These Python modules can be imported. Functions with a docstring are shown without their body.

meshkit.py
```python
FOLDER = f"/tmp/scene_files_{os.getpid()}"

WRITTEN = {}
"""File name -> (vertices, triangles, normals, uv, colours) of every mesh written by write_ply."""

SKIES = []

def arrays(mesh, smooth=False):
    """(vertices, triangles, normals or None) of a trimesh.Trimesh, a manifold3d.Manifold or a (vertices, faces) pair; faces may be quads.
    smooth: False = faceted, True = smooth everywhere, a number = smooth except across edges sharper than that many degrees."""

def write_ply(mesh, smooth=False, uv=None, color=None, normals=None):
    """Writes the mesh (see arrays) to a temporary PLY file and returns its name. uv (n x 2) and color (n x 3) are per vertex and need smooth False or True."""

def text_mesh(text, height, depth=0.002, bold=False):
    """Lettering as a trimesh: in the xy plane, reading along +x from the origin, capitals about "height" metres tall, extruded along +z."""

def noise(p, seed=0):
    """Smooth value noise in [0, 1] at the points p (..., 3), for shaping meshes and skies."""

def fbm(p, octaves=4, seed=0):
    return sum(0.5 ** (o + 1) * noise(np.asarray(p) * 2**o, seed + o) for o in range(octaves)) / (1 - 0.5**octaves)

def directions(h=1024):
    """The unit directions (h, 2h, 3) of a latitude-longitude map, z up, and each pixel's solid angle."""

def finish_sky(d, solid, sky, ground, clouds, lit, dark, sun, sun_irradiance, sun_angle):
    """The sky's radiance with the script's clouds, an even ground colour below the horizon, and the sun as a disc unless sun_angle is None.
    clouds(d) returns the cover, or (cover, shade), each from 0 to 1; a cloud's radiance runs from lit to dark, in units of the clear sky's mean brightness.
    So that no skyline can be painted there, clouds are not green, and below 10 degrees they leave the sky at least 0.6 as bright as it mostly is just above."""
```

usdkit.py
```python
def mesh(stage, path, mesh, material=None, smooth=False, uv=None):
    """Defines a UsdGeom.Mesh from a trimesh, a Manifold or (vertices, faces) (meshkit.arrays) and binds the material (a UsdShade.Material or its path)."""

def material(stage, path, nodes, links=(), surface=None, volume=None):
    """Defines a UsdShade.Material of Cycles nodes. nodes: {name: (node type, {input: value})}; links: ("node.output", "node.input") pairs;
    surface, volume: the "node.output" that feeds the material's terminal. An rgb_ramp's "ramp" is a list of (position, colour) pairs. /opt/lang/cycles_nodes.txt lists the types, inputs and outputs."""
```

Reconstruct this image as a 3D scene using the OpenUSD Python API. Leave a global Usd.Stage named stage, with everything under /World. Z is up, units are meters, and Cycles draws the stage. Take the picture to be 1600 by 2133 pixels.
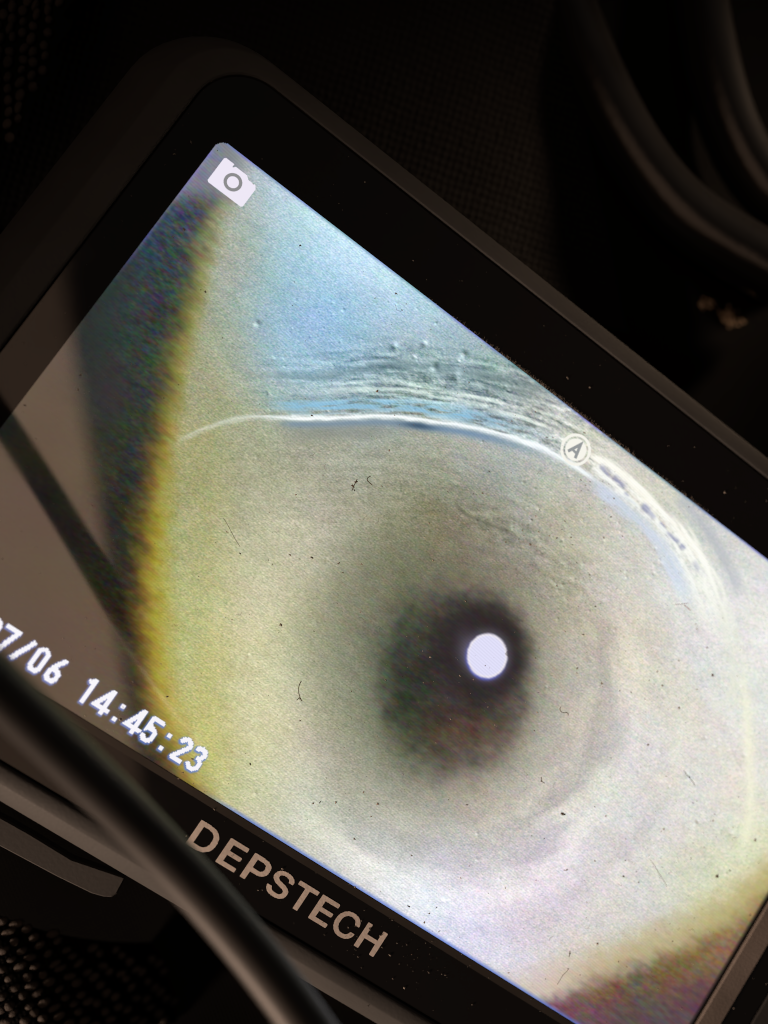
import math, numpy as np, trimesh, usdkit, meshkit
from pxr import Usd, UsdGeom, UsdLux, UsdShade, Gf, Sdf, Vt
from scipy.interpolate import RBFInterpolator, RectBivariateSpline, splprep, splev
from scipy.spatial import cKDTree
from shapely.geometry import Polygon, Point, LineString, box as sbox
from shapely import affinity
from shapely.ops import unary_union

stage = Usd.Stage.CreateInMemory()
UsdGeom.SetStageUpAxis(stage, 'Z'); UsdGeom.SetStageMetersPerUnit(stage, 1.0)
UsdGeom.Xform.Define(stage, '/World'); UsdGeom.Scope.Define(stage, '/World/Looks')
MM = 0.001
# ------------------------------------------------------------------ camera (all lengths below are millimetres; the glass of the monitor is the plane z = 0)
ROT = np.array([[0.80587091, 0.5657942, 0.17449643], [0.57397387, -0.81886207, 0.00434718], [0.14534811, 0.09665312, -0.98464821]])
CAM = np.array([-28.54668656, -1.71271248, 89.91010599]); FPX = 1600.0
cam = UsdGeom.Camera.Define(stage, '/World/camera')
cam.CreateFocalLengthAttr(26.0); cam.CreateHorizontalApertureAttr(26.0)
cam.CreateFStopAttr(26.0 / 3.2); cam.CreateFocusDistanceAttr(0.0905); cam.CreateClippingRangeAttr(Gf.Vec2f(0.004, 50)); cam.CreateExposureAttr(0.0)
M = np.eye(4); M[0, :3] = ROT[0]; M[1, :3] = -ROT[1]; M[2, :3] = -ROT[2]; M[3, :3] = CAM * MM
cam.AddTransformOp().Set(Gf.Matrix4d(*M.ravel().tolist()))

def at(x, y, z=0.0):
    """the point of the plane z that the photograph shows at pixel x, y"""
    d = ROT.T @ np.array([(x - 800) / FPX, (y - 1066.5) / FPX, 1.0])
    return CAM + d * (z - CAM[2]) / d[2]
def to_px(P):
    q = (np.asarray(P, float) - CAM) @ ROT.T
    return 800 + FPX * q[:, 0] / q[:, 2], 1066.5 + FPX * q[:, 1] / q[:, 2]

# ------------------------------------------------------------------ lamps: a dim warm room beyond the open case, one warm lamp at the lower left
def rect_light(name, pos, target, w, h, intensity, color, up=(0, 0, 1)):
    L = UsdLux.RectLight.Define(stage, '/World/' + name)
    L.CreateWidthAttr(w * MM); L.CreateHeightAttr(h * MM); L.CreateIntensityAttr(intensity); L.CreateColorAttr(Gf.Vec3f(*color))
    pos, target = np.asarray(pos, float), np.asarray(target, float)
    zax = pos - target; zax /= np.linalg.norm(zax); xax = np.cross(up, zax); xax /= np.linalg.norm(xax); yax = np.cross(zax, xax)
    m = np.eye(4); m[0, :3] = xax; m[1, :3] = yax; m[2, :3] = zax; m[3, :3] = pos * MM
    L.AddTransformOp().Set(Gf.Matrix4d(*m.ravel().tolist())); return L
def ceiling_light(name, a, b, H, depth, back, fwd, intensity, color):
    """a lit stretch of ceiling at height H whose near edge runs through the directions a, b as mirrored in the glass"""
    A = np.r_[CAM[:2] + np.array(a) * (H + CAM[2]), H]; B = np.r_[CAM[:2] + np.array(b) * (H + CAM[2]), H]
    e = (B - A) / np.linalg.norm(B - A); n = np.array([e[1], -e[0], 0.0])
    A = A - e * back; B = B + e * fwd; c = (A + B) / 2 + n * depth / 2
    return rect_light(name, c, c - [0, 0, 1], np.linalg.norm(B - A), depth, intensity, color, up=n)
WARM = (1.0, 0.62, 0.41)
ceiling_light('ceiling_light', (-.362, .118), (-.115, -.143), 700, 620, 60, 420, 0.56, WARM)
rect_light('room_light', (500, 500, 900), (500, 500, 0), 2400, 2400, .035, (1.0, .86, .78), up=(0, 1, 0))
def spot(name, pos, target, radius, intensity, color, angle, soft):
    L = UsdLux.SphereLight.Define(stage, '/World/' + name); L.CreateRadiusAttr(radius * MM); L.CreateIntensityAttr(intensity); L.CreateColorAttr(Gf.Vec3f(*color))
    s = UsdLux.ShapingAPI.Apply(L.GetPrim()); s.CreateShapingConeAngleAttr(angle); s.CreateShapingConeSoftnessAttr(soft)
    pos, target = np.asarray(pos, float), np.asarray(target, float); zax = pos - target; zax /= np.linalg.norm(zax); xax = np.cross((0, 0, 1), zax); xax /= np.linalg.norm(xax); yax = np.cross(zax, xax)
    m = np.eye(4); m[0, :3] = xax; m[1, :3] = yax; m[2, :3] = zax; m[3, :3] = pos * MM; L.AddTransformOp().Set(Gf.Matrix4d(*m.ravel().tolist())); return L
spot('side_lamp', (-130, -330, 85), (-8, -64, 0), 25, 350, (1.0, 0.7, 0.52), 12.5, 1.0)

spot('side_lamp_001', (190, 330, 110), (10, 79, -20), 28, 330, (1.0, 0.7, 0.48), 6.5, 1.0)

# ------------------------------------------------------------------ helpers
USED = {}
def numbered(parent, name):
    k = USED.get((parent, name), 0); USED[(parent, name)] = k + 1
    return f'{parent}/{name}' + (f'_{k:03d}' if k else '')
def keys(prim, **kw):
    for k, v in kw.items():
        if v is not None: prim.SetCustomDataByKey(k, v)
def thing(name, label, cat, group=None, loc=(0, 0, 0)):
    x = UsdGeom.Xform.Define(stage, numbered('/World', name)); x.AddTranslateOp().Set(Gf.Vec3d(*[c * MM for c in loc]))
    keys(x.GetPrim(), label=label, category=cat, group=group); return x
def obj(name, mesh, material, parent='/World', smooth=False, **kw):
    parent = parent if isinstance(parent, str) else str(parent.GetPath())
    if isinstance(mesh, trimesh.Trimesh): mesh = (np.array(mesh.vertices), np.array(mesh.faces))
    elif hasattr(mesh, 'to_mesh'): mm = mesh.to_mesh(); mesh = (np.array(mm.vert_properties[:, :3]), np.array(mm.tri_verts))
    m = usdkit.mesh(stage, numbered(parent, name), (np.asarray(mesh[0], float) * MM, mesh[1]), material, smooth=smooth)
    keys(m.GetPrim(), **kw); return m
def mat(name, nodes, links, surface): return usdkit.material(stage, '/World/Looks/' + name, nodes, links, surface=surface)
def join(parts): return trimesh.util.concatenate(parts)
def extrude(poly, z0, z1):
    m = join([trimesh.creation.extrude_polygon(g, z1 - z0, engine='earcut') for g in getattr(poly, 'geoms', [poly])]); m.apply_translation([0, 0, z0]); return m
def sheet(poly, z):
    """a flat printed shape: the top faces only"""
    m = extrude(poly, z - 0.01, z); keep = m.face_normals[:, 2] > .9; return trimesh.Trimesh(m.vertices, m.faces[keep], process=True)
def sweep(P, r, sides=28):
    P = np.asarray(P, float); r = np.broadcast_to(r, (len(P),)); t = np.gradient(P, axis=0); t /= np.linalg.norm(t, axis=1, keepdims=True)
    a = np.cross(t, [0, 0, 1.0]); a /= np.linalg.norm(a, axis=1, keepdims=True); b = np.cross(t, a); g = np.arange(sides) * 2 * np.pi / sides
    v = (P[:, None] + r[:, None, None] * (np.cos(g)[None, :, None] * a[:, None] + np.sin(g)[None, :, None] * b[:, None])).reshape(-1, 3)
    i, j = np.meshgrid(np.arange(len(P) - 1), np.arange(sides), indexing='ij')
    q = np.stack([i * sides + j, i * sides + (j + 1) % sides, (i + 1) * sides + (j + 1) % sides, (i + 1) * sides + j], -1).reshape(-1, 4)
    return v, np.vstack([q[:, [0, 2, 1]], q[:, [0, 3, 2]]])
def spline(P, n, s=0): tck, _ = splprep(np.asarray(P, float).T, s=s, k=3); return np.array(splev(np.linspace(0, 1, n), tck)).T
def lin(c): c = np.clip(np.asarray(c, float) / 255, 0, 1); return np.where(c <= .04045, c / 12.92, ((c + .055) / 1.055) ** 2.4)
def sst(a, b, x): t = np.clip((x - a) / (b - a), 0, 1); return t * t * (3 - 2 * t)

# ------------------------------------------------------------------ materials
def plastic(name, col, rough, bump=0.0, scale=900, spec=0.5, var=0.25):
    return mat(name, {'tc': ('texture_coordinate', {}), 'n': ('noise_texture', {'scale': float(scale), 'detail': 3.0}), 'n2': ('noise_texture', {'scale': 90.0, 'detail': 4.0}),
        'r': ('rgb_ramp', {'ramp': [(.3, tuple(c * (1 - var) for c in col)), (.7, tuple(c * (1 + var) for c in col))]}),
        'b': ('bump', {'strength': float(bump), 'distance': 0.0002}),
        'p': ('principled_bsdf', {'roughness': rough, 'specular_ior_level': spec})},
        [('tc.object', 'n.vector'), ('tc.object', 'n2.vector'), ('n2.fac', 'r.fac'), ('r.color', 'p.base_color'), ('n.fac', 'b.height'), ('b.normal', 'p.normal')], 'p.BSDF')
GLASS = mat('black_glass', {'tc': ('texture_coordinate', {}), 'n': ('noise_texture', {'scale': 140.0, 'detail': 5.0}), 'mr': ('map_range', {'from_min': .35, 'from_max': .7, 'to_min': .035, 'to_max': .09}),
    'p': ('principled_bsdf', {'base_color': (.006, .0055, .0055), 'ior': 1.5})}, [('tc.object', 'n.vector'), ('n.fac', 'mr.value'), ('mr.result', 'p.roughness')], 'p.BSDF')
HOUSING = plastic('soft_touch_plastic', (.04, .0405, .0405), .6, .14, 2600, .22, .12)
GROOVE = plastic('dark_groove', (.004, .004, .004), .8, 0)
BAR = plastic('bar_plastic', (.2, .175, .16), .5, .2, 2600)
RUBBER = plastic('cable_rubber', (.017, .016, .0155), .5, .05, 1500, .5)
FOLD = plastic('fold_vinyl', (.009, .0088, .0088), .25, .2, 700, .5)
FLAP = plastic('flap_rubber', (.006, .0054, .0048), .8, .12, 2000)
LETTER = plastic('silver_print', (.52, .48, .45), .6, .15, 2500, .3, .12)
LINING = mat('black_lining', {'tc': ('texture_coordinate', {}), 'mp': ('mapping', {'scale': (1, 1, 1), 'rotation': (0, 0, .6)}), 'w': ('wave_texture', {'scale': 640.0, 'distortion': 1.5, 'detail': 2.0, 'bands_direction': 'x'}), 'w2': ('wave_texture', {'scale': 640.0, 'distortion': 1.5, 'detail': 2.0, 'bands_direction': 'y'}),
    'm': ('math', {'math_type': 'multiply'}), 'b': ('bump', {'strength': .35, 'distance': .0004}), 'p': ('principled_bsdf', {'base_color': (.0025, .0024, .0023), 'roughness': .9, 'specular_ior_level': .03})},
    [('tc.object', 'mp.vector'), ('mp.vector', 'w.vector'), ('mp.vector', 'w2.vector'), ('w.fac', 'm.value1'), ('w2.fac', 'm.value2'), ('m.value', 'b.height'), ('b.normal', 'p.normal')], 'p.BSDF')
NUB = plastic('woven_nylon', (.032, .026, .022), .75, .6, 2500, .15, .4)
DUST = plastic('dust_grey', (.24, .215, .19), .9, 0, 900, .1, .5)
LINT = plastic('lint_brown', (.10, .075, .055), .9, 0, 900, .1, .4)
LINTRED = plastic('lint_red', (.30, .07, .05), .9, 0, 900, .1, .2)

def glow(name, color, strength, ior=1.5):
    return mat(name, {'p': ('principled_bsdf', {'base_color': (.002, .002, .002), 'roughness': .12, 'ior': ior, 'emission_color': color, 'emission_strength': strength})}, [], 'p.BSDF')

# ------------------------------------------------------------------ the display: what the probe sees (the inside of a pale pipe), as light given off by the screen
SX, SY = 55.35, 31.2
GX = np.arange(-SX, SX + .001, .1); GY = np.arange(-SY, SY + .001, .1)
X, Y = np.meshgrid(GX, GY)
px, py = (a.reshape(X.shape) for a in to_px(np.c_[X.ravel(), Y.ravel(), np.zeros(X.size)]))
def fb(sx, sy, seed, octv=3): return meshkit.fbm(np.stack([X / sx + 50, Y / sy + 50, np.full_like(X, .37)], -1), octv, seed) - .5

CTRL = [  # picture colours (sRGB) of the pipe wall as pixel x, y, r, g, b
 (480,320,150,152,165),(560,360,185,195,195),(620,420,200,212,222),(520,460,168,180,172),(620,520,172,198,208),(720,520,205,220,232),(560,560,168,185,185),(660,610,160,188,208),(800,620,190,208,218),
 (500,600,165,172,165),(560,680,158,182,200),(680,700,165,190,208),(850,680,175,192,205),(520,760,165,180,170),(650,780,158,176,180),(780,750,150,165,165),(950,730,165,178,180),(1060,800,150,165,165),
 (460,700,158,168,140),(450,800,155,160,132),(420,880,160,158,120),(560,830,165,178,165),(700,820,175,192,190),(850,800,165,178,170),(950,830,185,195,188),(1100,880,180,190,188),
 (500,940,160,162,120),(620,930,150,155,140),(720,930,148,154,145),(850,930,150,154,145),(1000,950,160,166,158),(1100,980,172,178,178),
 (450,1050,164,166,132),(560,1050,168,170,140),(700,1030,164,164,146),(850,1030,148,148,128),(1000,1060,148,148,132),(1150,1060,178,178,165),(1280,1100,190,190,180),(1380,1180,210,215,215),
 (430,1180,174,175,132),(540,1180,182,182,145),(680,1150,185,182,165),(800,1130,152,152,118),(900,1130,132,132,106),(1020,1150,140,138,120),(1130,1150,172,170,155),(1230,1180,192,188,175),(1320,1260,205,202,192),
 (430,1300,180,180,132),(520,1300,192,190,140),(620,1280,188,185,155),(700,1270,160,160,130),(780,1250,140,140,105),(850,1210,128,128,95),(1180,1260,170,168,150),(1250,1320,192,190,178),(1400,1330,215,212,205),(1550,1300,222,222,222),
 (450,1420,182,181,134),(540,1420,190,188,140),(640,1400,178,178,150),(700,1400,150,152,132),(1180,1380,178,175,160),(1280,1430,200,196,186),(1400,1430,214,210,200),(1500,1420,216,214,212),
 (480,1520,188,184,120),(580,1520,190,188,150),(680,1520,185,185,158),(740,1500,160,160,135),(1150,1500,182,178,168),(1250,1560,204,201,196),(1380,1560,214,211,206),(1500,1560,218,216,205),
 (480,1620,180,178,120),(580,1640,188,188,162),(700,1640,188,190,172),(790,1640,170,170,150),(900,1680,178,178,168),(1050,1640,185,180,172),(1150,1660,196,192,186),(1300,1680,212,210,205),(1450,1680,216,216,210),(1590,1650,218,218,208),
 (560,1690,190,190,170),(680,1760,186,192,188),(800,1750,208,210,206),(930,1770,210,210,206),(1080,1760,212,208,205),(1200,1780,214,212,212),(1330,1780,206,208,204),(1450,1790,212,212,200),(1580,1760,215,212,180),
 (760,1830,204,210,216),(860,1860,205,208,226),(960,1880,212,212,228),(1100,1860,212,208,215),(1230,1870,214,212,210),(1350,1860,206,210,206),(1460,1850,206,206,180),
 (900,1930,215,216,238),(1020,1970,214,212,226),(1120,1960,212,205,214),(1230,1950,206,202,194),(1080,2020,214,210,222),
 (1200,930,188,190,184),(1300,990,202,200,190),(1400,1070,205,203,195),(1480,1120,198,200,198),(1560,1180,210,212,208),(1500,1230,220,220,212),(1650,1300,225,225,222),(1700,1500,222,222,215),(1800,1400,224,224,220),
]
CT = np.array(CTRL, float); QX, QY = np.arange(-SX, SX + 1.01, 1.2), np.arange(-SY, SY + 1.01, 1.2)
qx, qy = np.meshgrid(QX, QY); qpx, qpy = to_px(np.c_[qx.ravel(), qy.ravel(), np.zeros(qx.size)])
base_q = RBFInterpolator(CT[:, :2] / 100, CT[:, 2:], kernel='linear', smoothing=.08)(np.c_[qpx, qpy] / 100).reshape(qx.shape + (3,))
base = np.stack([RectBivariateSpline(QY, QX, base_q[..., k], s=len(QX) * len(QY) * 2.0)(GY, GX) for k in range(3)], -1)
col = np.clip(base, 30, 248)
# blotchy camera noise, stretched along the picture's lines
streak = np.stack([fb(1.3, .45, s) for s in (1, 2, 3)], -1); fine = np.stack([fb(.42, .2, s, 2) for s in (4, 5, 6)], -1)
big = np.stack([fb(7, 5, s, 3) for s in (7, 8, 9)], -1)
lum = fb(2.2, 1.2, 10)[..., None]
grain = np.random.default_rng(77).normal(0, 1, X.shape + (3,)); grain = (grain + np.roll(grain, 1, 1)) * .7
col = col * .985 + big * [13, 12, 22] + streak * 13 + fine * 14 + lum * 20 + grain * [3.5, 3, 4] + grain[..., :1] * 8
def dist(poly, n=600):
    P = np.asarray(poly, float); s = np.r_[0, np.cumsum(np.linalg.norm(np.diff(P, axis=0), axis=1))]; u = np.linspace(0, s[-1], n); Q = spline(P, n) if len(P) > 3 else np.c_[np.interp(u, s, P[:, 0]), np.interp(u, s, P[:, 1])]
    tr = cKDTree(Q); d, i = tr.query(np.c_[px.ravel(), py.ravel()]); T = np.gradient(Q, axis=0)[i]; D = np.c_[px.ravel(), py.ravel()] - Q[i]
    side = np.sign(T[:, 0] * D[:, 1] - T[:, 1] * D[:, 0])   # + = below / right hand of the line in the picture
    return (d * side).reshape(px.shape), (i / (n - 1)).reshape(px.shape)
def mixc(c, target, w): return c + (np.asarray(target, float) - c) * np.asarray(w)[..., None]
# swirls of the pipe wall round the dark end
rr = np.hypot((px - 1010) / 1.05, py - 1420); ang = np.arctan2(py - 1420, px - 1010)
sw = meshkit.fbm(np.stack([rr / 34, ang * 2.2 + 9, np.zeros_like(rr)], -1), 3, 21) - .5
rg = np.hypot((px - 948) / 172, (py - 1418) / 206); th = np.arctan2(py - 1418, px - 948); wob = sw * .5
low = sst(-.2, .5, np.sin(th - .35 + .9)) * sst(1.15, 1.4, rg)
for r0, w0, a0 in [(1.5, .16, 8), (1.76, .18, -13), (2.12, .22, 8), (2.5, .2, -8)]: col = col + (low * a0 * np.clip(1 + big[..., 0] * 3, 0, 2) * np.exp(-((rg + wob + big[..., 1] * .5 - r0) / w0) ** 2))[..., None] * np.array([1, 1, .8])
col = col + (np.exp(-((px - 570) / 130) ** 2 - ((py - 1420) / 230) ** 2))[..., None] * np.array([12, 11, 2])
col = col + (sw * np.clip((rr - 190) / 120, 0, 1) * np.clip((1000 - rr) / 400, 0, 1))[..., None] * np.array([6, 6, 4])
# the joint: a thin bright line with a blue shade under it, rough streaks above
LINE = [(340, 945), (400, 905), (460, 882), (530, 869), (620, 871), (720, 869), (820, 868), (880, 875), (960, 886), (1040, 904), (1110, 926), (1165, 952), (1230, 992), (1330, 1070), (1410, 1180), (1460, 1300), (1480, 1420)]
dl, al = dist(LINE)
rough = meshkit.fbm(np.stack([al * 24, dl / 6.5 + 40, np.zeros_like(dl)], -1), 4, 31) - .5
rough2 = meshkit.fbm(np.stack([al * 60, dl / 5 + 40, np.zeros_like(dl)], -1), 3, 32) - .5
emb = lambda f, k: f - np.roll(np.roll(f, -k, 0), k // 3, 1)
rough2 = rough2 + emb(rough, 5) * .9
zone = sst(430, 640, px) * sst(1330, 1150, px) * sst(8, -12, dl) * sst(-185, -95, dl) * (.25 + .75 * sst(620, 850, px))
col = col + (zone * (rough * 50 + rough2 * 84 + fine[..., 0] * 95 + lum[..., 0] * 40))[..., None] * np.array([1, 1, .95])
band = np.exp(-((dl + 100) / 26) ** 2) * sst(720, 880, px) * sst(1190, 1080, px)
col = mixc(col, [92, 106, 104], band * np.clip(.26 + rough * 1.2, 0, .7))
col = mixc(col, [216, 220, 205], np.exp(-((dl + 55) / 18) ** 2) * sst(560, 800, px) * np.clip(.32 + rough * 1.3, 0, .7))
col = mixc(col, [140, 182, 206], np.exp(-((dl + 22) / 17) ** 2) * sst(520, 640, px) * sst(1190, 940, px) * np.clip(.62 + rough2 * 1.6, 0, 1))
topc = dl + 112 - 26 * sst(900, 620, px); col = mixc(col, [120, 136, 136], np.exp(-((topc + rough * 16) / 9) ** 2) * sst(480, 660, px) * sst(1220, 1080, px) * .5)
col = mixc(col, [112, 140, 168], np.exp(-((dl - 13) / 9) ** 2) * sst(560, 620, px) * sst(1190, 960, px) * .9)
col = mixc(col, [60, 88, 116], np.exp(-((px - 872) / 34) ** 2 - ((dl - 13) / 7) ** 2) * .95)
col = mixc(col, [125, 132, 132], np.exp(-((dl - 32) / 16) ** 2) * sst(560, 640, px) * sst(900, 720, px) * .6)
wig = dl + rough2 * 5
col = mixc(col, [238, 246, 250], np.exp(-(wig / 5.2) ** 2) * sst(1260, 1215, px) * (.35 + .62 * sst(480, 640, px)) * sst(350, 400, px))
ripple = meshkit.fbm(np.stack([al * 20, dl / 9 + 40, np.zeros_like(dl)], -1), 3, 33) - .5
col = col + (ripple * sst(20, 60, dl) * sst(330, 180, dl) * sst(450, 700, px) * sst(1300, 1120, px) * 26)[..., None]
ridge_d, ridge_a = dist([(945, 1030), (960, 1062), (1000, 1085), (1060, 1110), (1130, 1160), (1200, 1215), (1270, 1290)])
rn = meshkit.fbm(np.stack([ridge_a * 22, ridge_d / 8 + 30, np.zeros_like(rr)], -1), 4, 34) - .5
col = col + (np.exp(-(ridge_d / 42) ** 2) * rn * 60 * sst(.0, .15, ridge_a) * sst(1, .8, ridge_a))[..., None]
col = mixc(col, [110, 112, 98], np.exp(-((ridge_d) / 3.2) ** 2) * sst(.02, .06, ridge_a) * sst(.42, .3, ridge_a) * .6)
col = col + (sst(-8, -30, dl) * sst(470, 600, px) * sst(1150, 900, px))[..., None] * np.array([-9, 2, 10])
# bumps and pits of the wall
rs = np.random.default_rng(12)
def bump_at(x, y, r, a):
    p = at(x, y); ci, cj = int((p[1] + SY) / .1), int((p[0] + SX) / .1)
    if not (14 < ci < X.shape[0] - 14 and 14 < cj < X.shape[1] - 14): return
    sl = (slice(ci - 13, ci + 14), slice(cj - 13, cj + 14)); dx, dy = px[sl] - x, py[sl] - y
    col[sl] += (a * (np.exp(-((dx - r * .5) ** 2 + (dy + r * .5) ** 2) / r ** 2) - np.exp(-((dx + r * .5) ** 2 + (dy - r * .5) ** 2) / r ** 2)))[..., None]
for _ in range(420): bump_at(rs.uniform(540, 1180), rs.uniform(620, 870), rs.uniform(1.5, 3.0), rs.normal(0, 20))
for _ in range(260): bump_at(rs.normal(1180, 110), rs.normal(1150, 110), rs.uniform(1.5, 3), rs.normal(-6, 22))
for _ in range(300): bump_at(rs.uniform(450, 1560), rs.uniform(950, 1900), rs.uniform(2, 4.5), rs.normal(0, 14))
for x, y, r, a in [(822, 722, 6, 70), (884, 716, 5, 60), (966, 738, 7, -60), (966, 704, 5, 55), (1028, 742, 4, 50), (1062, 760, 5, 50), (536, 674, 5, -60), (905, 765, 7, -70), (950, 782, 8, 55)]: bump_at(x, y, r, a)
# bright band right of the mark
bi, ai = dist([(1222, 975), (1287, 1031), (1350, 1084), (1390, 1131), (1414, 1178), (1440, 1232), (1462, 1300), (1470, 1380)]); bo, ao = dist([(1238, 950), (1287, 976), (1334, 1020), (1381, 1060), (1444, 1125), (1480, 1180), (1515, 1260), (1530, 1340)])
bi = bi + rough2 * 16; bo = bo + rough * 22
inb = sst(-12, 7, -bi) * sst(-12, 9, bo) * sst(1222, 1245, px) * sst(1380, 1180, py)
col = mixc(col, [242, 244, 236], inb * np.clip(.66 + rough2 * 1.3 + fine[..., 0] * 1.2, 0, .95))
col = mixc(col, [248, 246, 236], np.exp(-((bo - 5) / 7) ** 2) * sst(1225, 1245, px) * sst(1240, 1130, py) * .8)
col = mixc(col, [198, 214, 240], np.exp(-((bi - 14) / 16) ** 2) * sst(1215, 1260, px) * sst(1290, 1190, py) * .6)
for cx, cy, L, w, a in [(1262, 981, 16, 6, .6), (1290, 1003, 16, 5, .75), (1305, 1030, 7, 4, .45), (1345, 1058, 10, 6, .65), (1356, 1072, 12, 4, .5), (1381, 1094, 9, 4, .75), (1401, 1120, 17, 4, .75), (1421, 1140, 7, 4, .7), (1450, 1180, 12, 5, .3)]:
    t = ((px - cx) * .72 + (py - cy) * .69) / L; nn = (-(px - cx) * .69 + (py - cy) * .72) / w
    col = mixc(col, [98, 104, 152], np.exp(-t ** 4 - (nn + rough2 * 2) ** 2) * a * .8)
gd, ga = dist([(1400, 1030), (1450, 1075), (1490, 1130), (1530, 1210), (1550, 1260)])
col = mixc(col, [170, 176, 186], np.exp(-((gd + rough * 14) / 13) ** 2) * sst(0, .1, ga) * sst(1, .8, ga) * .6)
hd, ha = dist([(1546, 1330), (1556, 1480), (1562, 1600), (1560, 1700), (1553, 1745), (1540, 1800)])
col = mixc(col, [240, 240, 212], np.exp(-((hd + rough * 8) / 12) ** 2) * sst(0, .35, ha) * sst(1, .85, ha) * .5)
hd2, _ = dist([(1600, 1790), (1570, 1810), (1530, 1832), (1500, 1850)])
col = mixc(col, [222, 220, 200], np.exp(-(hd2 / 6) ** 2) * sst(1530, 1570, px) * .6)
col = (col - 168) * 1.1 + 171 + np.array([3, 2, 1])
grey = col.mean(-1, keepdims=True); soft = (.42 * sst(420, 520, px) * sst(980, 800, px) * sst(820, 960, py))[..., None]; col = col + (grey + np.array([6, 4, -14]) - col) * soft + soft * 14
col = col * (1 - .17 * sst(2.5, 1.0, rg) * (1 - .8 * sst(-.35, .75, np.cos(th - .35))))[..., None]
col = col + (7 * np.exp(-((rg + wob * .5 - 2.35) / .4) ** 2) * sst(-.6, .3, np.sin(th)))[..., None]
# the dark far end of the pipe with the round opening
ns = rough * .0 + (meshkit.fbm(np.stack([px / 26, py / 26, np.zeros_like(px)], -1), 3, 41) - .5) + streak[..., 0] * .5
def ell(cx, cy, rx, ry): return np.hypot((px - cx) / rx, (py - cy) / ry)
eo = ell(946, 1416, 182, 226) + ns * .1
wo = sst(1.3, .66, eo)
wo = np.maximum(wo, sst(1.75, .2, ell(850, 1290, 190, 150) + ns * .2) * .42); wo = np.maximum(wo, sst(1.75, .6, eo) * .42)
outer = np.stack([np.interp(np.clip(eo, 0, 1.2), [0, .35, .62, .82, 1.0, 1.2], v) for v in ([52, 57, 72, 92, 126, 152], [46, 51, 66, 86, 120, 147], [44, 48, 60, 77, 106, 130])], -1)
leftw = sst(960, 830, px)[..., None]; outer = outer * (1 - .22 * leftw) + np.array([-6, 4, -2]) * leftw
outer = outer + streak * 34 + fine * 30 + (ns * 16)[..., None]
botw = (np.exp(-((px - 960) / 120) ** 2 - ((py - 1525) / 42) ** 2))[..., None]; outer = outer + botw * [16, 6, -2]
col = mixc(col, 0, wo) * 1.0 + outer * wo[..., None] if False else col * (1 - wo[..., None]) + outer * wo[..., None]
ei = ell(1003, 1357, 108, 120) + ns * .1
wi = sst(1.2, .55, ei); inner = np.array([39, 33, 35.]) + streak * 18 + fine * 12
col = col * (1 - wi[..., None]) + inner * wi[..., None]
col = mixc(col, [88, 84, 98], np.exp(-((px - 968) / 20) ** 2 - ((py - 1352) / 40) ** 2) * .6)
ed = ell(1015, 1366, 41.5, 46)
col = mixc(col, [70, 80, 190], np.exp(-((ed - 1.04) / .1) ** 2) * sst(-30, 60, (py - 1365) * .9 - (px - 1015) * .55) * .9)
col = mixc(col, [150, 146, 178], np.exp(-(np.maximum(ed - 1, 0) / .3) ** 2) * .28)
col = mixc(col, [222, 221, 247], sst(1.09, .93, ed + rough2 * .04) * np.where(np.hypot(px - 1059, py - 1362) < 6, .2, 1)); col = mixc(col, [250, 240, 232], np.exp(-((ed - .95) / .05) ** 2) * .5)
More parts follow.
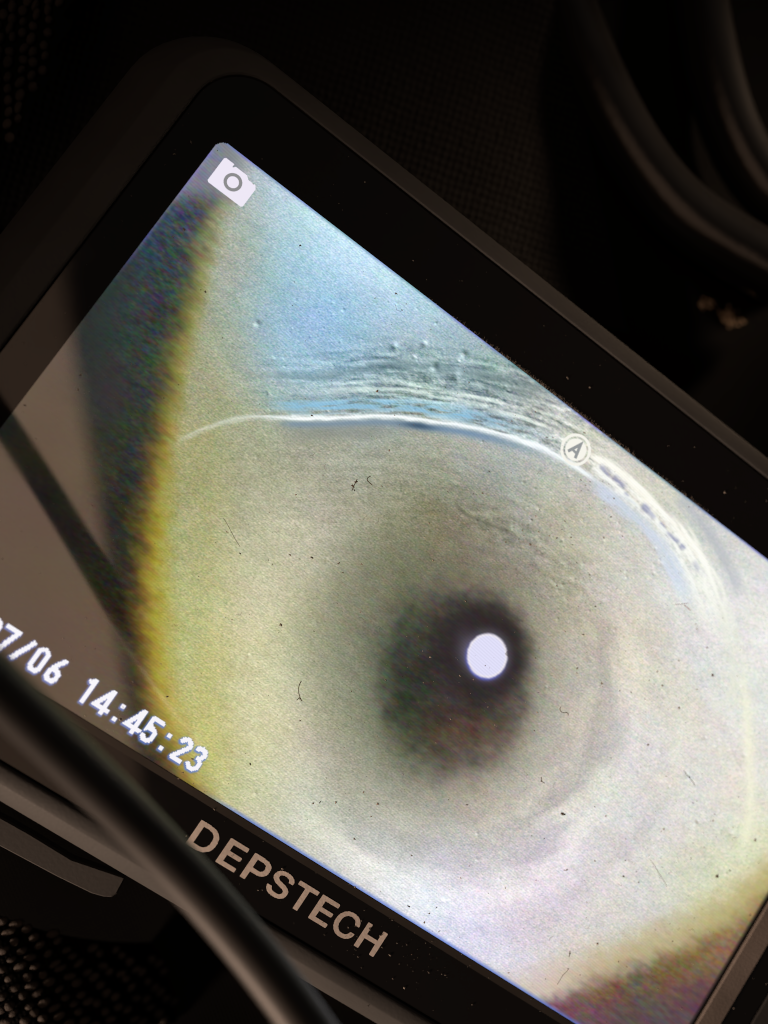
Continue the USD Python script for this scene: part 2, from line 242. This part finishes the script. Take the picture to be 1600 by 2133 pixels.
# vignette of the probe's lens on the left and at the lower right: yellow-olive rim, then dark picture noise
VB = np.array([(300, 500), (380, 470), (430, 452), (500, 424), (580, 410), (650, 393), (750, 366), (830, 356), (900, 342), (1000, 326), (1100, 316), (1200, 310), (1300, 308), (1380, 314), (1450, 320), (1520, 342), (1600, 378), (1700, 430)], float)
xb = np.interp(py, VB[:, 0], VB[:, 1]); dv = px - xb + 6 + ns * 12 + streak[..., 1] * 11 + lum[..., 0] * 30
ywid = np.interp(py, [350, 500, 700, 900, 1100, 1300, 1500, 1650], [60, 60, 54, 56, 72, 88, 82, 70])
yel = np.stack([np.interp(py, [350, 450, 600, 750, 900, 1100, 1300, 1500, 1650], v) for v in ([140, 140, 142, 138, 144, 160, 164, 164, 160], [148, 144, 140, 134, 136, 146, 148, 146, 144], [140, 100, 70, 58, 50, 36, 38, 48, 70])], -1) + streak * 42 + fine * 26
ora = np.stack([np.interp(py, [350, 700, 900, 1100, 1600], v) for v in ([80, 98, 128, 142, 138], [84, 90, 98, 104, 104], [66, 40, 36, 28, 44])], -1) + streak * 55
dark = np.stack([np.interp(py, [350, 450, 560, 700, 900, 1100, 1300, 1600], v) for v in ([78, 54, 44, 42, 36, 34, 34, 40], [82, 66, 58, 53, 44, 35, 30, 34], [96, 74, 60, 50, 36, 27, 23, 25])], -1)
amp = np.interp(dv, [-170, -110, -40, 0], [8, 42, 72, 66]) * np.interp(py, [350, 500, 800, 1200], [1.35, 1.25, .8, .55])
dark = np.interp(dv, [-230, -120, 0], [.7, 1.0, 1.12])[..., None] * dark + (streak * [1.0, .9, 1.15] + fine * .8) * amp[..., None]
dark = dark + big * np.array([30, 24, 22]) + fine * 12; purple = np.exp(-((px - 230) / 40) ** 2 - ((py - 820) / 70) ** 2); dark = mixc(dark, [52, 40, 50], purple * .6)
dark = np.clip(dark, 14, 235)
y1 = sst(ywid, 6, dv); col = col * (1 - y1[..., None] * .74) + yel * (y1[..., None] * .74)
y2 = sst(44, -34, dv) * .85; col = col * (1 - y2[..., None]) + ora * y2[..., None]
y3 = sst(24, -58, dv); col = col * (1 - y3[..., None]) + dark * y3[..., None]
nearcorner = sst(440, 375, py) * y1; col = mixc(col, [150, 152, 170], nearcorner * .6)
RB = np.array([(1100, 2085), (1160, 2058), (1300, 2008), (1412, 1962), (1516, 1912), (1600, 1845), (1700, 1760), (1900, 1600)], float)
yb = np.interp(px, RB[:, 0], RB[:, 1]); d2 = (yb - py) + ns * 26 + streak[..., 2] * 18
yl2 = np.stack([np.interp(px, [1120, 1300, 1600], v) for v in ([206, 180, 176], [188, 164, 162], [170, 122, 104])], -1) + streak * 20 + fine * 16
dk2 = np.stack([np.interp(px, [1120, 1300, 1450, 1600], v) for v in ([98, 100, 120, 138], [76, 80, 98, 118], [92, 74, 70, 72])], -1) + streak * 62 + fine * 44 + big * 60
dp = np.clip((-d2 - 60) / 80, 0, 1); dk2 = mixc(dk2, [86, 62, 76], dp * .8) + (streak * 40 * dp[..., None])
w1 = sst(95, 8, d2); col = col * (1 - w1[..., None] * .8) + yl2 * (w1[..., None] * .8)
w2 = sst(14, -52, d2); col = col * (1 - w2[..., None]) + dk2 * w2[..., None]
# picture rows, faint
col = col * (1 + .035 * np.sin(2 * np.pi * (Y * 1.0 + X * .12) / .31))[..., None]
# fringes at the display's rim
edge_t = np.clip((Y - (SY - .35)) / .35, 0, 1); fr = meshkit.noise(np.stack([X / 4, Y * 0, X * 0], -1), 51)[..., None]
col = col * (1 - edge_t[..., None] * .75) + (edge_t[..., None] * .75) * (fr * np.array([112, 104, 226]) + (1 - fr) * np.array([96, 150, 150]))
edge_l = np.clip((-X - (SX - .45)) / .45, 0, 1) * sst(8, 18, Y); fl = meshkit.noise(np.stack([Y / 1.2, Y * 0, X * 0], -1), 52)[..., None]
col = mixc(col, [0, 0, 0], edge_l * .35) + edge_l[..., None] * (fl * np.array([70, 50, 190]) + (1 - fl) * np.array([90, 90, 70])) * .6
edge_b = np.clip((-Y - (SY - .5)) / .5, 0, 1) * sst(400, 520, px); col = mixc(col, [88, 118, 205], edge_b * .85)
edge_r = np.clip((X - (SX - .5)) / .5, 0, 1); col = col * (1 - .75 * edge_r[..., None])

# blue halo of the white clock digits and the digits' places
PITCH = 2.04
CHARS = [('0', -43.55), ('7', -41.55), ('/', -39.5), ('0', -37.5), ('6', -35.42), ('1', -31.25), ('4', -29.1), (':', -27.05), ('4', -25.0), ('5', -22.95), (':', -20.95), ('2', -18.83), ('3', -16.83)]
def strokes(lines, w): return unary_union([LineString(l).buffer(w, cap_style=2 if len(l) == 2 else 1, join_style=2) if len(l) > 1 else Point(l[0]).buffer(w * 1.25, cap_style=3) for l in lines])
def arc(cx, cy, rx, ry, a0, a1, n=14): return [(cx + rx * math.cos(math.radians(a)), cy + ry * math.sin(math.radians(a))) for a in np.linspace(a0, a1, n)]
FONT = {  # in a cell 1.5 wide, 3 tall, centred
 '0': [arc(0, .62, .55, .66, 0, 180) + arc(0, -.62, .55, .66, 180, 360) + [(.55, .62)]],
 '7': [[(-.72, 1.27), (.62, 1.27), (-.25, -1.5)]], '/': [[(.62, 1.4), (-.62, -1.35)]],
 '6': [[(.42, 1.46), (.05, .9), (-.42, .05)], arc(0, -.6, .56, .66, 0, 360, 24)],
 '1': [[(.18, -1.5), (.18, 1.5)], [(.1, 1.25), (-.48, .92)]],
 '4': [[(.9, -.72), (-.72, -.72), (.22, 1.2)], [(.32, 1.48), (.32, -1.5)]], ':': [[(0, .62)], [(0, -1.05)]],
 '5': [[(.62, 1.26), (-.45, 1.26), (-.52, .1), (-.2, .36)], arc(-.02, -.52, .58, .74, 118, -150, 18)],
 '2': [arc(0, .72, .56, .55, 165, -25, 12) + [(-.55, -1.1)], [(-.72, -1.27), (.72, -1.27)]],
 '3': [arc(-.05, .7, .55, .56, 150, -80, 12), arc(-.05, -.56, .6, .7, 80, -150, 14)]}
TY = -28.4
def glyph(ch, x):
    g = affinity.translate(strokes(FONT[ch], .235 if ch != ':' else .2), x, TY)
    g = g.intersection(sbox(x - 1.1, TY - 1.5, x + 1.1, TY + 1.5))
    c = .15; cells = []   # the clock is drawn in whole picture dots
    x0, y0, x1, y1 = g.bounds
    for i in range(int(x0 / c) - 1, int(x1 / c) + 2):
        for j in range(int(y0 / c) - 1, int(y1 / c) + 2):
            if g.contains(Point((i + .5) * c, (j + .5) * c)): cells.append(sbox(i * c, j * c, (i + 1) * c, (j + 1) * c))
    return unary_union(cells).buffer(.02, join_style=1).simplify(.01)
GL = [(c, glyph(c, x)) for c, x in CHARS]
halo = np.zeros_like(X); pts = np.c_[X.ravel(), Y.ravel()]
near = (Y < -25.5) & (X < -14)
import shapely
un = unary_union([g for _, g in GL]); nd = shapely.distance(shapely.points(X[near] + .03, Y[near] + .14), un); halo[near] = np.exp(-(nd / .13) ** 2)
col = mixc(col, [96, 128, 215], halo * .8)
emit = lin(np.clip(col, 0, 255))

monitor = thing('inspection_monitor', 'black handheld inspection camera monitor with its lit screen showing the inside of a pale pipe', 'monitor')
SCREEN = mat('screen_image', {'a': ('attribute', {'attribute': 'screen_color'}), 'tc': ('texture_coordinate', {}), 'n': ('noise_texture', {'scale': 220.0, 'detail': 5.0, 'roughness': .7}), 'mr': ('map_range', {'from_min': .3, 'from_max': .75, 'to_min': .025, 'to_max': .085}),
    'p': ('principled_bsdf', {'base_color': (.006, .0055, .005), 'ior': 2.6, 'emission_strength': 1.0})}, [('a.color', 'p.emission_color'), ('tc.object', 'n.vector'), ('n.fac', 'mr.value'), ('mr.result', 'p.roughness')], 'p.BSDF')
ny, nx = X.shape
i, j = np.meshgrid(np.arange(ny - 1), np.arange(nx - 1), indexing='ij'); a0 = i * nx + j
corner = sbox(-SX, -SY, SX, SY).buffer(-1.3).buffer(1.3)
quad = np.stack([a0, a0 + 1, a0 + nx + 1, a0 + nx], -1).reshape(-1, 4)
cx_, cy_ = X.ravel()[quad].mean(1), Y.ravel()[quad].mean(1)
inside = shapely.contains_xy(corner, cx_, cy_); quad = quad[inside]
used, inv = np.unique(quad, return_inverse=True); quad = inv.reshape(-1, 4)
scr = UsdGeom.Mesh.Define(stage, numbered(str(monitor.GetPath()), 'display'))
V = np.c_[X.ravel(), Y.ravel(), np.full(X.size, .02)][used] * MM
scr.CreatePointsAttr(Vt.Vec3fArray.FromNumpy(V.astype(np.float32))); scr.CreateFaceVertexCountsAttr(Vt.IntArray.FromNumpy(np.full(len(quad), 4, np.int32))); scr.CreateFaceVertexIndicesAttr(Vt.IntArray.FromNumpy(quad.astype(np.int32).ravel())); scr.CreateSubdivisionSchemeAttr('none')
UsdGeom.PrimvarsAPI(scr).CreatePrimvar('screen_color', Sdf.ValueTypeNames.Color3fArray, 'vertex').Set(Vt.Vec3fArray.FromNumpy(emit.reshape(-1, 3)[used].astype(np.float32)))
UsdShade.MaterialBindingAPI.Apply(scr.GetPrim()).Bind(SCREEN)
keys(scr.GetPrim(), label='lit colour screen showing a pale pipe wall and its round dark end')
# signs drawn on the screen
WHITE = glow('screen_white', tuple(lin([246, 244, 250])), 1.0); LILAC = glow('screen_lilac', tuple(lin([238, 232, 246])), 1.0); CREAM = glow('screen_cream', tuple(lin([247, 245, 236])), 1.0); ICONGREY = glow('screen_grey', tuple(lin([140, 140, 142])), 1.0); MARKDIM = glow('screen_dim', tuple(lin([150, 154, 156])), 1.0)
names = {'/': 'slash', ':': 'colon'}
for c, g in GL: obj(names.get(c, 'digit'), sheet(g, .045), WHITE, scr)
ic = unary_union([sbox(-2.33, -1.65, 2.33, 1.25), Polygon([(-2.33, 1.2), (-2.33, 1.9), (-2.33, 1.2)]) if False else sbox(-2.33, 1.2, -.75, 1.25)])
ic = Polygon([(-2.36, -1.55), (-2.2, -1.7), (2.2, -1.7), (2.36, -1.55), (2.36, .95), (2.1, 1.28), (1.15, 1.28), (.72, 1.62), (-.78, 1.62), (-1.0, 1.35), (-1.15, 1.35), (-1.15, 1.75), (-2.2, 1.75), (-2.36, 1.6)]).buffer(.04)
ic = affinity.translate(ic, -51.35, 27.95); lens = Point(-51.4, 27.95)
icon = obj('camera_icon', sheet(ic.difference(lens.buffer(1.06)).union(lens.buffer(.68)), .045), LILAC, scr)
obj('icon_ring', sheet(lens.buffer(1.06).difference(lens.buffer(.68)), .04), ICONGREY, scr)
mc = Point(.1, 27.35)
obj('mark_ring', sheet(mc.buffer(2.02).difference(mc.buffer(1.66)), .045), CREAM, scr)
A = unary_union([LineString([(-.62, -.85), (.02, .92), (.66, -.85)]).buffer(.2, cap_style=2, join_style=2), LineString([(-.42, -.28), (.45, -.28)]).buffer(.17, cap_style=2)])
A = affinity.translate(affinity.rotate(A, -8, origin=(0, 0)), .1, 27.35)
obj('mark_disc', sheet(mc.buffer(1.4).difference(A), .045), CREAM, scr)
obj('mark_letter', sheet(A, .04), MARKDIM, scr)

# ------------------------------------------------------------------ the monitor's body
def rrect(xl, xr, yb, yt, r, n=10):
    p = []
    for cx, cy, a0 in ((xr - r, yt - r, 0), (xl + r, yt - r, 90), (xl + r, yb + r, 180), (xr - r, yb + r, 270)):
        p += [(cx + r * math.cos(math.radians(a0 + 90 * k / n)), cy + r * math.sin(math.radians(a0 + 90 * k / n))) for k in range(n + 1)]
    return np.array(p)
def loops(L, cap=False):
    rings = [np.c_[rrect(*l[:5]), np.full(44, l[5])] for l in L]; n = 44; v = np.vstack(rings); f = []
    for k in range(len(L) - 1):
        for q in range(n): a, b = k * n + q, k * n + (q + 1) % n; f += [(a, a + n, b + n), (a, b + n, b)]
    if cap: c = len(v); v = np.vstack([v, rings[-1].mean(0)]); b0 = (len(L) - 1) * n; f += [(b0 + q, c, b0 + (q + 1) % n) for q in range(n)]
    return v, np.array(f)
R = 68.2
obj('housing', loops([(-60.32, R - .1, -39.75, 39.85, 6.2, -1.2), (-60.35, R, -39.78, 39.88, 6.2, -.05), (-60.5, R + .15, -39.95, 40.02, 6.3, .12), (-60.75, R + .4, -40.2, 40.2, 6.5, .2), (-61.5, R + 1, -40.8, 40.8, 7, .22), (-63.5, R + 2, -41.55, 41.7, 8, .16), (-63.9, R + 2.3, -41.85, 42.0, 8.2, .02),
    (-65.5, R + 3, -42.8, 42.4, 9, -.75), (-67.2, R + 4, -43.9, 42.7, 9.5, -1.7), (-68.6, R + 5, -44.7, 43.0, 10, -3.2), (-69.3, R + 5.6, -45.0, 43.2, 10.3, -4.2), (-68.6, R + 5, -44.2, 42.6, 10, -5.2), (-66, R + 3, -41.5, 41, 9.5, -6.5), (-62, R, -38, 38, 8, -12), (-60, R - 2, -36, 36, 7, -19)], True), HOUSING, monitor, smooth=24)
obj('seam', loops([(-60.36, R, -39.8, 39.9, 6.2, -.5), (-60.0, 62.75, -39.4, 39.5, 6.0, -.52)]), GROOVE, monitor)
def slab(poly, z, t, bev=.15):
    a = sheet(poly.buffer(-bev, join_style=1), z); o = np.array(poly.buffer(-bev, join_style=1).exterior.coords)[:-1]
    b = np.array([poly.exterior.interpolate(poly.exterior.project(Point(p))).coords[0] for p in o]); n = len(o)
    v = np.vstack([np.c_[o, np.full(n, z)], np.c_[b, np.full(n, z - bev)], np.c_[b, np.full(n, z - t)]]); f = []
    for k in range(2):
        for q in range(n): c, d = k * n + q, k * n + (q + 1) % n; f += [(c, c + n, d + n), (c, d + n, d)]
    s = trimesh.Trimesh(v, f, process=False); 
    if s.face_normals[:n * 2, 2].mean() < 0: s.invert()
    return join([a, s])
obj('front_glass', slab(Polygon(rrect(-60.2, 62.7, -39.6, 39.7, 6.0, 12)), 0, .5), GLASS, monitor)
obj('display_rim', slab(sbox(-SX - .05, -32.15, SX, -SY - .06), .03, .06, .02), plastic('rim_grey', (.03, .027, .024), .25, 0), monitor)
obj('divider_bar', slab(sbox(55.75, -31.6, 58.75, 31.4).buffer(-.2).buffer(.2), .35, .4, .12), BAR, monitor)
obj('side_panel', slab(sbox(62.95, -39.5, 68.0, 39.5), .05, .6, .1), HOUSING, monitor)
for ch, x0, w in [('D', -12.4, 3.1), ('E', -8.35, 2.55), ('P', -5.0, 2.75), ('S', -1.75, 2.75), ('T', 1.35, 2.75), ('E', 4.6, 2.5), ('C', 7.55, 3.0), ('H', 11.2, 2.85)]:
    m = meshkit.text_mesh(ch, 3.15, .03, bold=True); m.apply_translation([-m.bounds[0][0], -m.bounds[0][1], 0]); m.apply_scale([w / m.extents[0], 3.15 / m.extents[1], 1]); m.apply_translation([x0, -36.95, .005])
    obj('letter', m, LETTER, monitor)
fl = Polygon([tuple(at(*q, -7)[:2]) for q in [(-160, 1640), (-20, 1690), (60, 1735), (150, 1790), (262, 1828), (244, 1862), (232, 1870), (215, 1869), (190, 1862), (120, 1828), (0, 1764), (-160, 1690)]]).buffer(-.25).buffer(.25)
obj('rubber_flap', slab(fl, -7, 1.2, .18), FLAP, monitor)

# ------------------------------------------------------------------ probe cable arching over the lower left of the monitor, and its mirror image in the glass
foot = np.array([CAM[0], CAM[1], 0.0])
def from_mirror(x, y, h): Mp = at(x, y); q = foot + (Mp - foot) * (CAM[2] + h) / CAM[2]; q[2] = h; return q
PATH = [from_mirror(-120, 700, 35), from_mirror(15, 905, 35), from_mirror(145, 1085, 33), from_mirror(222, 1208, 29), from_mirror(270, 1298, 25.5)] + [at(x, y, h) for x, y, h in [(190, 1622, 22), (298, 1732, 20.5), (355, 1790, 20.5), (467, 1914, 22), (523, 1979, 23.5), (605, 2082, 25), (664, 2168, 26), (730, 2280, 27)]]
v, f = sweep(spline(PATH, 220, 8.0), 2.0)
obj('probe_cable', (v, f), RUBBER, smooth=True, label='blurred black rubber probe cable arching across the lower left corner of the monitor', category='cable')

# ------------------------------------------------------------------ the black case round the monitor
g = np.arange(-260, 261, 3.0); gx, gy = np.meshgrid(g, g)
gz = -24 + 5 * (meshkit.fbm(np.stack([gx / 60, gy / 60, gx * 0], -1), 3, 61) - .5) * 2 - 4 * np.exp(-((gx - 0) / 110) ** 2 - ((gy) / 80) ** 2)
n = len(g); i, j = np.meshgrid(np.arange(n - 1), np.arange(n - 1), indexing='ij'); q0 = (i * n + j).ravel()
obj('case_floor', (np.c_[gx.ravel(), gy.ravel(), gz.ravel()], np.stack([q0, q0 + 1, q0 + n + 1, q0 + n], -1)), LINING, smooth=True, label='black fabric lining of the case under the monitor', category='lining', kind='structure')
WEB = mat('ribbed_cloth', {'tc': ('texture_coordinate', {}), 'mp': ('mapping', {'rotation': (0, 0, -.35)}), 'w': ('wave_texture', {'scale': 300.0, 'distortion': 2.5, 'detail': 3.0, 'detail_scale': 2.0, 'bands_direction': 'x'}), 'w2': ('wave_texture', {'scale': 260.0, 'distortion': 2.5, 'detail': 3.0, 'detail_scale': 2.0, 'bands_direction': 'y'}),
    'm': ('math', {'math_type': 'multiply'}), 'b': ('bump', {'strength': 1.0, 'distance': .0005}), 'p': ('principled_bsdf', {'base_color': (.008, .0075, .0071), 'roughness': .85, 'specular_ior_level': .06})},
    [('tc.object', 'mp.vector'), ('mp.vector', 'w.vector'), ('mp.vector', 'w2.vector'), ('w.fac', 'm.value1'), ('w2.fac', 'm.value2'), ('m.value', 'b.height'), ('b.normal', 'p.normal')], 'p.BSDF')
gu, gv = np.meshgrid(np.linspace(0, 1, 60), np.linspace(0, 1, 40)); A0, A1, A2, A3 = (at(*q, -20)[:2] for q in [(-250, 420), (1330, 680), (1120, -260), (250, -420)])
cl = np.array(A0)[None, None] * ((1 - gu) * (1 - gv))[..., None] + np.array(A1) * (gu * (1 - gv))[..., None] + np.array(A2) * (gu * gv)[..., None] + np.array(A3) * ((1 - gu) * gv)[..., None]
cz = -23 + 2 * gv + 3 * (meshkit.fbm(np.stack([cl[..., 0] / 25, cl[..., 1] / 25, gu * 0], -1), 3, 71) - .5)
i, j = np.meshgrid(np.arange(39), np.arange(59), indexing='ij'); q0 = (i * 60 + j).ravel()
obj('case_wall', (np.c_[cl.reshape(-1, 2), cz.ravel()], np.stack([q0, q0 + 1, q0 + 61, q0 + 60], -1)), WEB, smooth=True, label='black ribbed cloth of the case rising behind the upper edge of the monitor', category='lining', kind='structure')
def tube_thing(name, pts, r, label, squash=1.0):
    P = spline([at(*p) for p in pts], 90); v, f = sweep(P, r, 36)
    return obj(name, (v, f), FOLD, smooth=True, label=label, category='fold', group=None)
tube_thing('padded_fold', [(1120, -160, -26), (1180, 20, -25), (1245, 180, -23), (1330, 335, -21), (1420, 440, -19), (1530, 515, -17), (1640, 575, -15), (1800, 650, -14)], 4.6, 'thick smooth black fold of the case nearest the monitor, bluish from its screen')
tube_thing('padded_fold', [(1440, -160, -24), (1460, 20, -23), (1490, 170, -22), (1535, 300, -21), (1590, 385, -20), (1680, 460, -19), (1800, 540, -18)], 4.2, 'black fold of the case in the far upper right corner with one brown highlight')

rng = np.random.default_rng(5)
def nubs(name, pts, nrm_drop, label, du, dv_, ang_, size, jit, z):
    """woven mesh cloth: a dark backing and rows of raised nylon nubs on it; pts = outline in the picture at height z"""
    t = thing(name, label, 'mesh fabric'); poly = Polygon([tuple(at(*p, z)[:2]) for p in pts]); x0, y0, x1, y1 = poly.bounds
    c, s = math.cos(ang_), math.sin(ang_); items = []
    uv = trimesh.creation.uv_sphere(1.0, count=[7, 10]); V0, F0 = np.array(uv.vertices), np.array(uv.faces); vs, fs, k = [], [], 0
    ext = int(60 / du)
    cx, cy = poly.centroid.x, poly.centroid.y
    zf = lambda x, y: z + nrm_drop(x - cx, y - cy)
    for a in range(-ext, ext):
        for b in range(-ext, ext):
            u, w = a * du + (b % 2) * du / 2, b * dv_; x, y = cx + u * c - w * s, cy + u * s + w * c
            x += rng.normal(0, jit); y += rng.normal(0, jit)
            if not poly.contains(Point(x, y)): continue
            sx, sy, sz = size[0] * rng.uniform(.7, 1.2), size[1] * rng.uniform(.75, 1.2), size[2] * rng.uniform(.8, 1.2); th = ang_ + .55 + rng.normal(0, .15)
            P = V0 * [sx, sy, sz]; P = np.c_[P[:, 0] * math.cos(th) - P[:, 1] * math.sin(th), P[:, 0] * math.sin(th) + P[:, 1] * math.cos(th), P[:, 2]] + [x, y, zf(x, y)]
            vs.append(P); fs.append(F0 + k); k += len(P)
    obj('weave', (np.vstack(vs), np.vstack(fs)), NUB, t, smooth=True, kind='stuff')
    gx = np.arange(x0 - 1, x1 + 1.01, 1.5); gy = np.arange(y0 - 1, y1 + 1.01, 1.5); xx, yy = np.meshgrid(gx, gy); m = len(gx); i, j = np.meshgrid(np.arange(len(gy) - 1), np.arange(m - 1), indexing='ij'); q = (i * m + j).ravel()
    F = np.stack([q, q + 1, q + m + 1, q + m], -1); mid = np.c_[xx.ravel()[F].mean(1), yy.ravel()[F].mean(1)]; F = F[shapely.contains_xy(poly.buffer(1.0), mid[:, 0], mid[:, 1])]; us, iv = np.unique(F, return_inverse=True); F = iv.reshape(-1, 4)
    obj('cloth_backing', (np.c_[xx.ravel(), yy.ravel(), zf(xx, yy).ravel() - .25][us], F), LINING, t, smooth=True)
nubs('mesh_panel', [(-220, 1860), (0, 1918), (120, 1983), (215, 2050), (305, 2122), (350, 2190), (370, 2240), (-220, 2240)], lambda x, y: -.028 * np.maximum(0, (x + y * 1.4) * .8 + 2) ** 2, 'coarse black woven mesh cloth in the bottom left corner, its nubs catching brown light', 2.0, 1.08, math.radians(25), (.78, .5, .4), .15, -13)
nubs('mesh_panel', [(-160, -160), (190, -160), (120, 30), (95, 110), (60, 190), (0, 280), (-160, 460)], lambda x, y: -.02 * np.maximum(0, x - y * .3 + 1) ** 2, 'dim black woven mesh cloth in the top left corner beyond the monitor', 1.8, 1.05, math.radians(70), (.74, .48, .4), .17, -14)

# ------------------------------------------------------------------ lint and dust lying on the glass
def flake(x, y, r, k, z=.06):
    a = np.sort(rng.uniform(0, 2 * np.pi, k)); rad = r * rng.uniform(.55, 1.1, k); p = np.c_[x + rad * np.cos(a), y + rad * np.sin(a) * rng.uniform(.5, 1), np.full(k, z)]
    v = np.vstack([p, [[x, y, z + r * .5]]]); return v, np.array([(q, (q + 1) % k, k) for q in range(k)])
def hair(P, r=.03, z=.08):
    P = np.asarray(P, float); P = np.c_[P, np.full(len(P), z) + .04 * np.sin(np.arange(len(P)))] if P.shape[1] == 2 else P
    P = spline(P, 4 * len(P)) if len(P) > 3 else P; return sweep(P, r, 5)
def merge(L):
    k, vs, fs = 0, [], []
    for v, f in L: vs.append(v); fs.append(np.asarray(f) + k); k += len(v)
    return np.vstack(vs), np.vstack(fs)
D = []
for _ in range(2600):
    x, y = rng.uniform(-60, 62), rng.uniform(-39, 39)
    if abs(x) < SX and abs(y) < SY and x < -32 and rng.random() < .6: continue
    if not (abs(x) < SX and abs(y) < SY) and rng.random() < .62: continue
    D.append(flake(x, y, min(.04 * rng.pareto(1.9) + .042, .24), 5))
for cx, cy, s, m in [(1160, 1150, 55, 150), (1230, 1260, 50, 70), (1260, 1010, 25, 40), (1430, 1790, 60, 60), (1330, 1430, 60, 60), (1440, 1700, 60, 50), (870, 1990, 45, 40), (750, 1960, 40, 25), (1180, 1900, 80, 60)]:
    for _ in range(m): p = at(cx + rng.normal(0, s), cy + rng.normal(0, s)); D.append(flake(p[0], p[1], min(.04 * rng.pareto(1.9) + .045, .22), 5))
for _ in range(420):   # a fringe of fluff along the display's upper edge
    x = rng.triangular(-26, -4, 22); y = 31.1 + abs(rng.normal(0, .12)); a = rng.normal(1.2, .5); L = rng.uniform(.12, .42)
    D.append(hair([(x, y), (x + L * .5 * math.cos(a), y + L * .5 * math.sin(a)), (x + L * math.cos(a + .3), y + L * math.sin(a + .3))], .013))
    if rng.random() < .5: D.append(flake(x + rng.normal(0, .3), y + rng.normal(.1, .15), .03, 5))
for _ in range(45):
    x, y = rng.uniform(-53, 54), rng.uniform(-30, 30); a = rng.uniform(0, 6.3); L = rng.uniform(.25, .7)
    if x < -32: continue
    D.append(hair([(x, y), (x + L * math.cos(a), y + L * math.sin(a)), (x + 1.6 * L * math.cos(a + .5), y + 1.6 * L * math.sin(a + .5))], .018))
obj('dust', merge(D), DUST, label='fine dust and fluff scattered over the glass of the monitor', category='dust', kind='stuff')
def lint(parts, label, m=LINT): obj('lint', merge(parts), m, label=label, category='lint')
def P2(*pp): return [tuple(at(*p)[:2]) for p in pp]
def fk(x, y, r, k=7): p = at(x, y); return flake(p[0], p[1], r, k)
lint([fk(741, 1003, .34), fk(736, 1012, .3), fk(737, 1021, .2), hair(P2((744, 998), (738, 1010), (733, 1022)), .05)], 'small dark clump of lint on the screen left of a tiny curl')
lint([hair(P2((772, 992), (765, 1000), (770, 1006), (775, 1010)), .05)], 'tiny dark curl of lint just right of the larger clump on the screen')
lint([hair(P2((628, 1418), (622, 1438), (625, 1452), (629, 1460)), .05), fk(625, 1455, .2), hair(P2((625, 1452), (618, 1458)), .04)], 'dark forked bit of lint on the yellowish left part of the screen')
lint([fk(1172, 1695, .3, 8), fk(1175, 1697, .22)], 'dark flake on the pale lower part of the screen below the pipe\'s dark end')
lint([fk(1494, 1825, .32, 6), fk(1491, 1823, .2, 5)], 'triangular dark flake close to the yellow lower right corner of the screen')
lint([hair(P2((1354, 1791), (1366, 1808), (1374, 1822), (1382, 1834), (1389, 1846)), .028)], 'long thin dark fibre on the screen left of the triangular flake')
lint([hair(P2((1424, 1605), (1430, 1613), (1436, 1620), (1447, 1636)), .04), fk(1436, 1618, .18)], 'brown thread with a knot on the right part of the screen')
lint([hair(P2((1406, 1259), (1420, 1258), (1433, 1256)), .028), hair(P2((1424, 1260), (1431, 1265), (1437, 1271)), .04)], 'red forked fibre on the bright right part of the screen', LINTRED)
lint([hair(P2((1168, 1472), (1166, 1478), (1172, 1484), (1180, 1484), (1184, 1490)), .05)], 'dark curl of lint just right of the pipe\'s dark end')
lint([fk(1128, 1627, .26, 6), hair(P2((1127, 1618), (1128, 1627), (1134, 1631)), .05)], 'pointed dark crumb on the screen below and right of the pipe\'s dark end')
lint([hair(P2((466, 1080), (478, 1100), (488, 1119), (500, 1138)), .03)], 'straight thin fibre lying across the left part of the screen')
lint([fk(1187, 1985, .2), fk(1184, 2018, .16), hair(P2((1187, 1980), (1185, 1992)), .05), hair(P2((1183, 2020), (1172, 2030), (1160, 2050)), .028)], 'beaded brown lint near the lower edge of the screen at its dark purple corner')
SPOT = plastic('pale_spot', (.5, .37, .25), .9, 0, 900, .1, .3)
for pts, lab in [([(1472, 626, .9), (1463, 634, .7), (1480, 634, .6)], 'upper left and smaller of two pale tan crumbs on the black case beside the monitor'), ([(1516, 662, 1.3), (1528, 672, 1.1), (1505, 655, .8), (1520, 650, .9)], 'lower right and larger of two pale tan crumbs on the black case beside the monitor')]:
    L = []
    for x, y, r in pts:
        for _ in range(7):
            xx, yy, zz = x + rng.normal(0, 6), y + rng.normal(0, 6), -24.0
            for _ in range(4): p = at(xx, yy, zz); zz = max(gz[int(round((p[1] + 260) / 3)), int(round((p[0] + 260) / 3))], -60) + .25
            L.append(flake(p[0], p[1], r * rng.uniform(.25, .6), 8, zz))
    obj('crumb', merge(L), SPOT, label=lab, category='crumb')
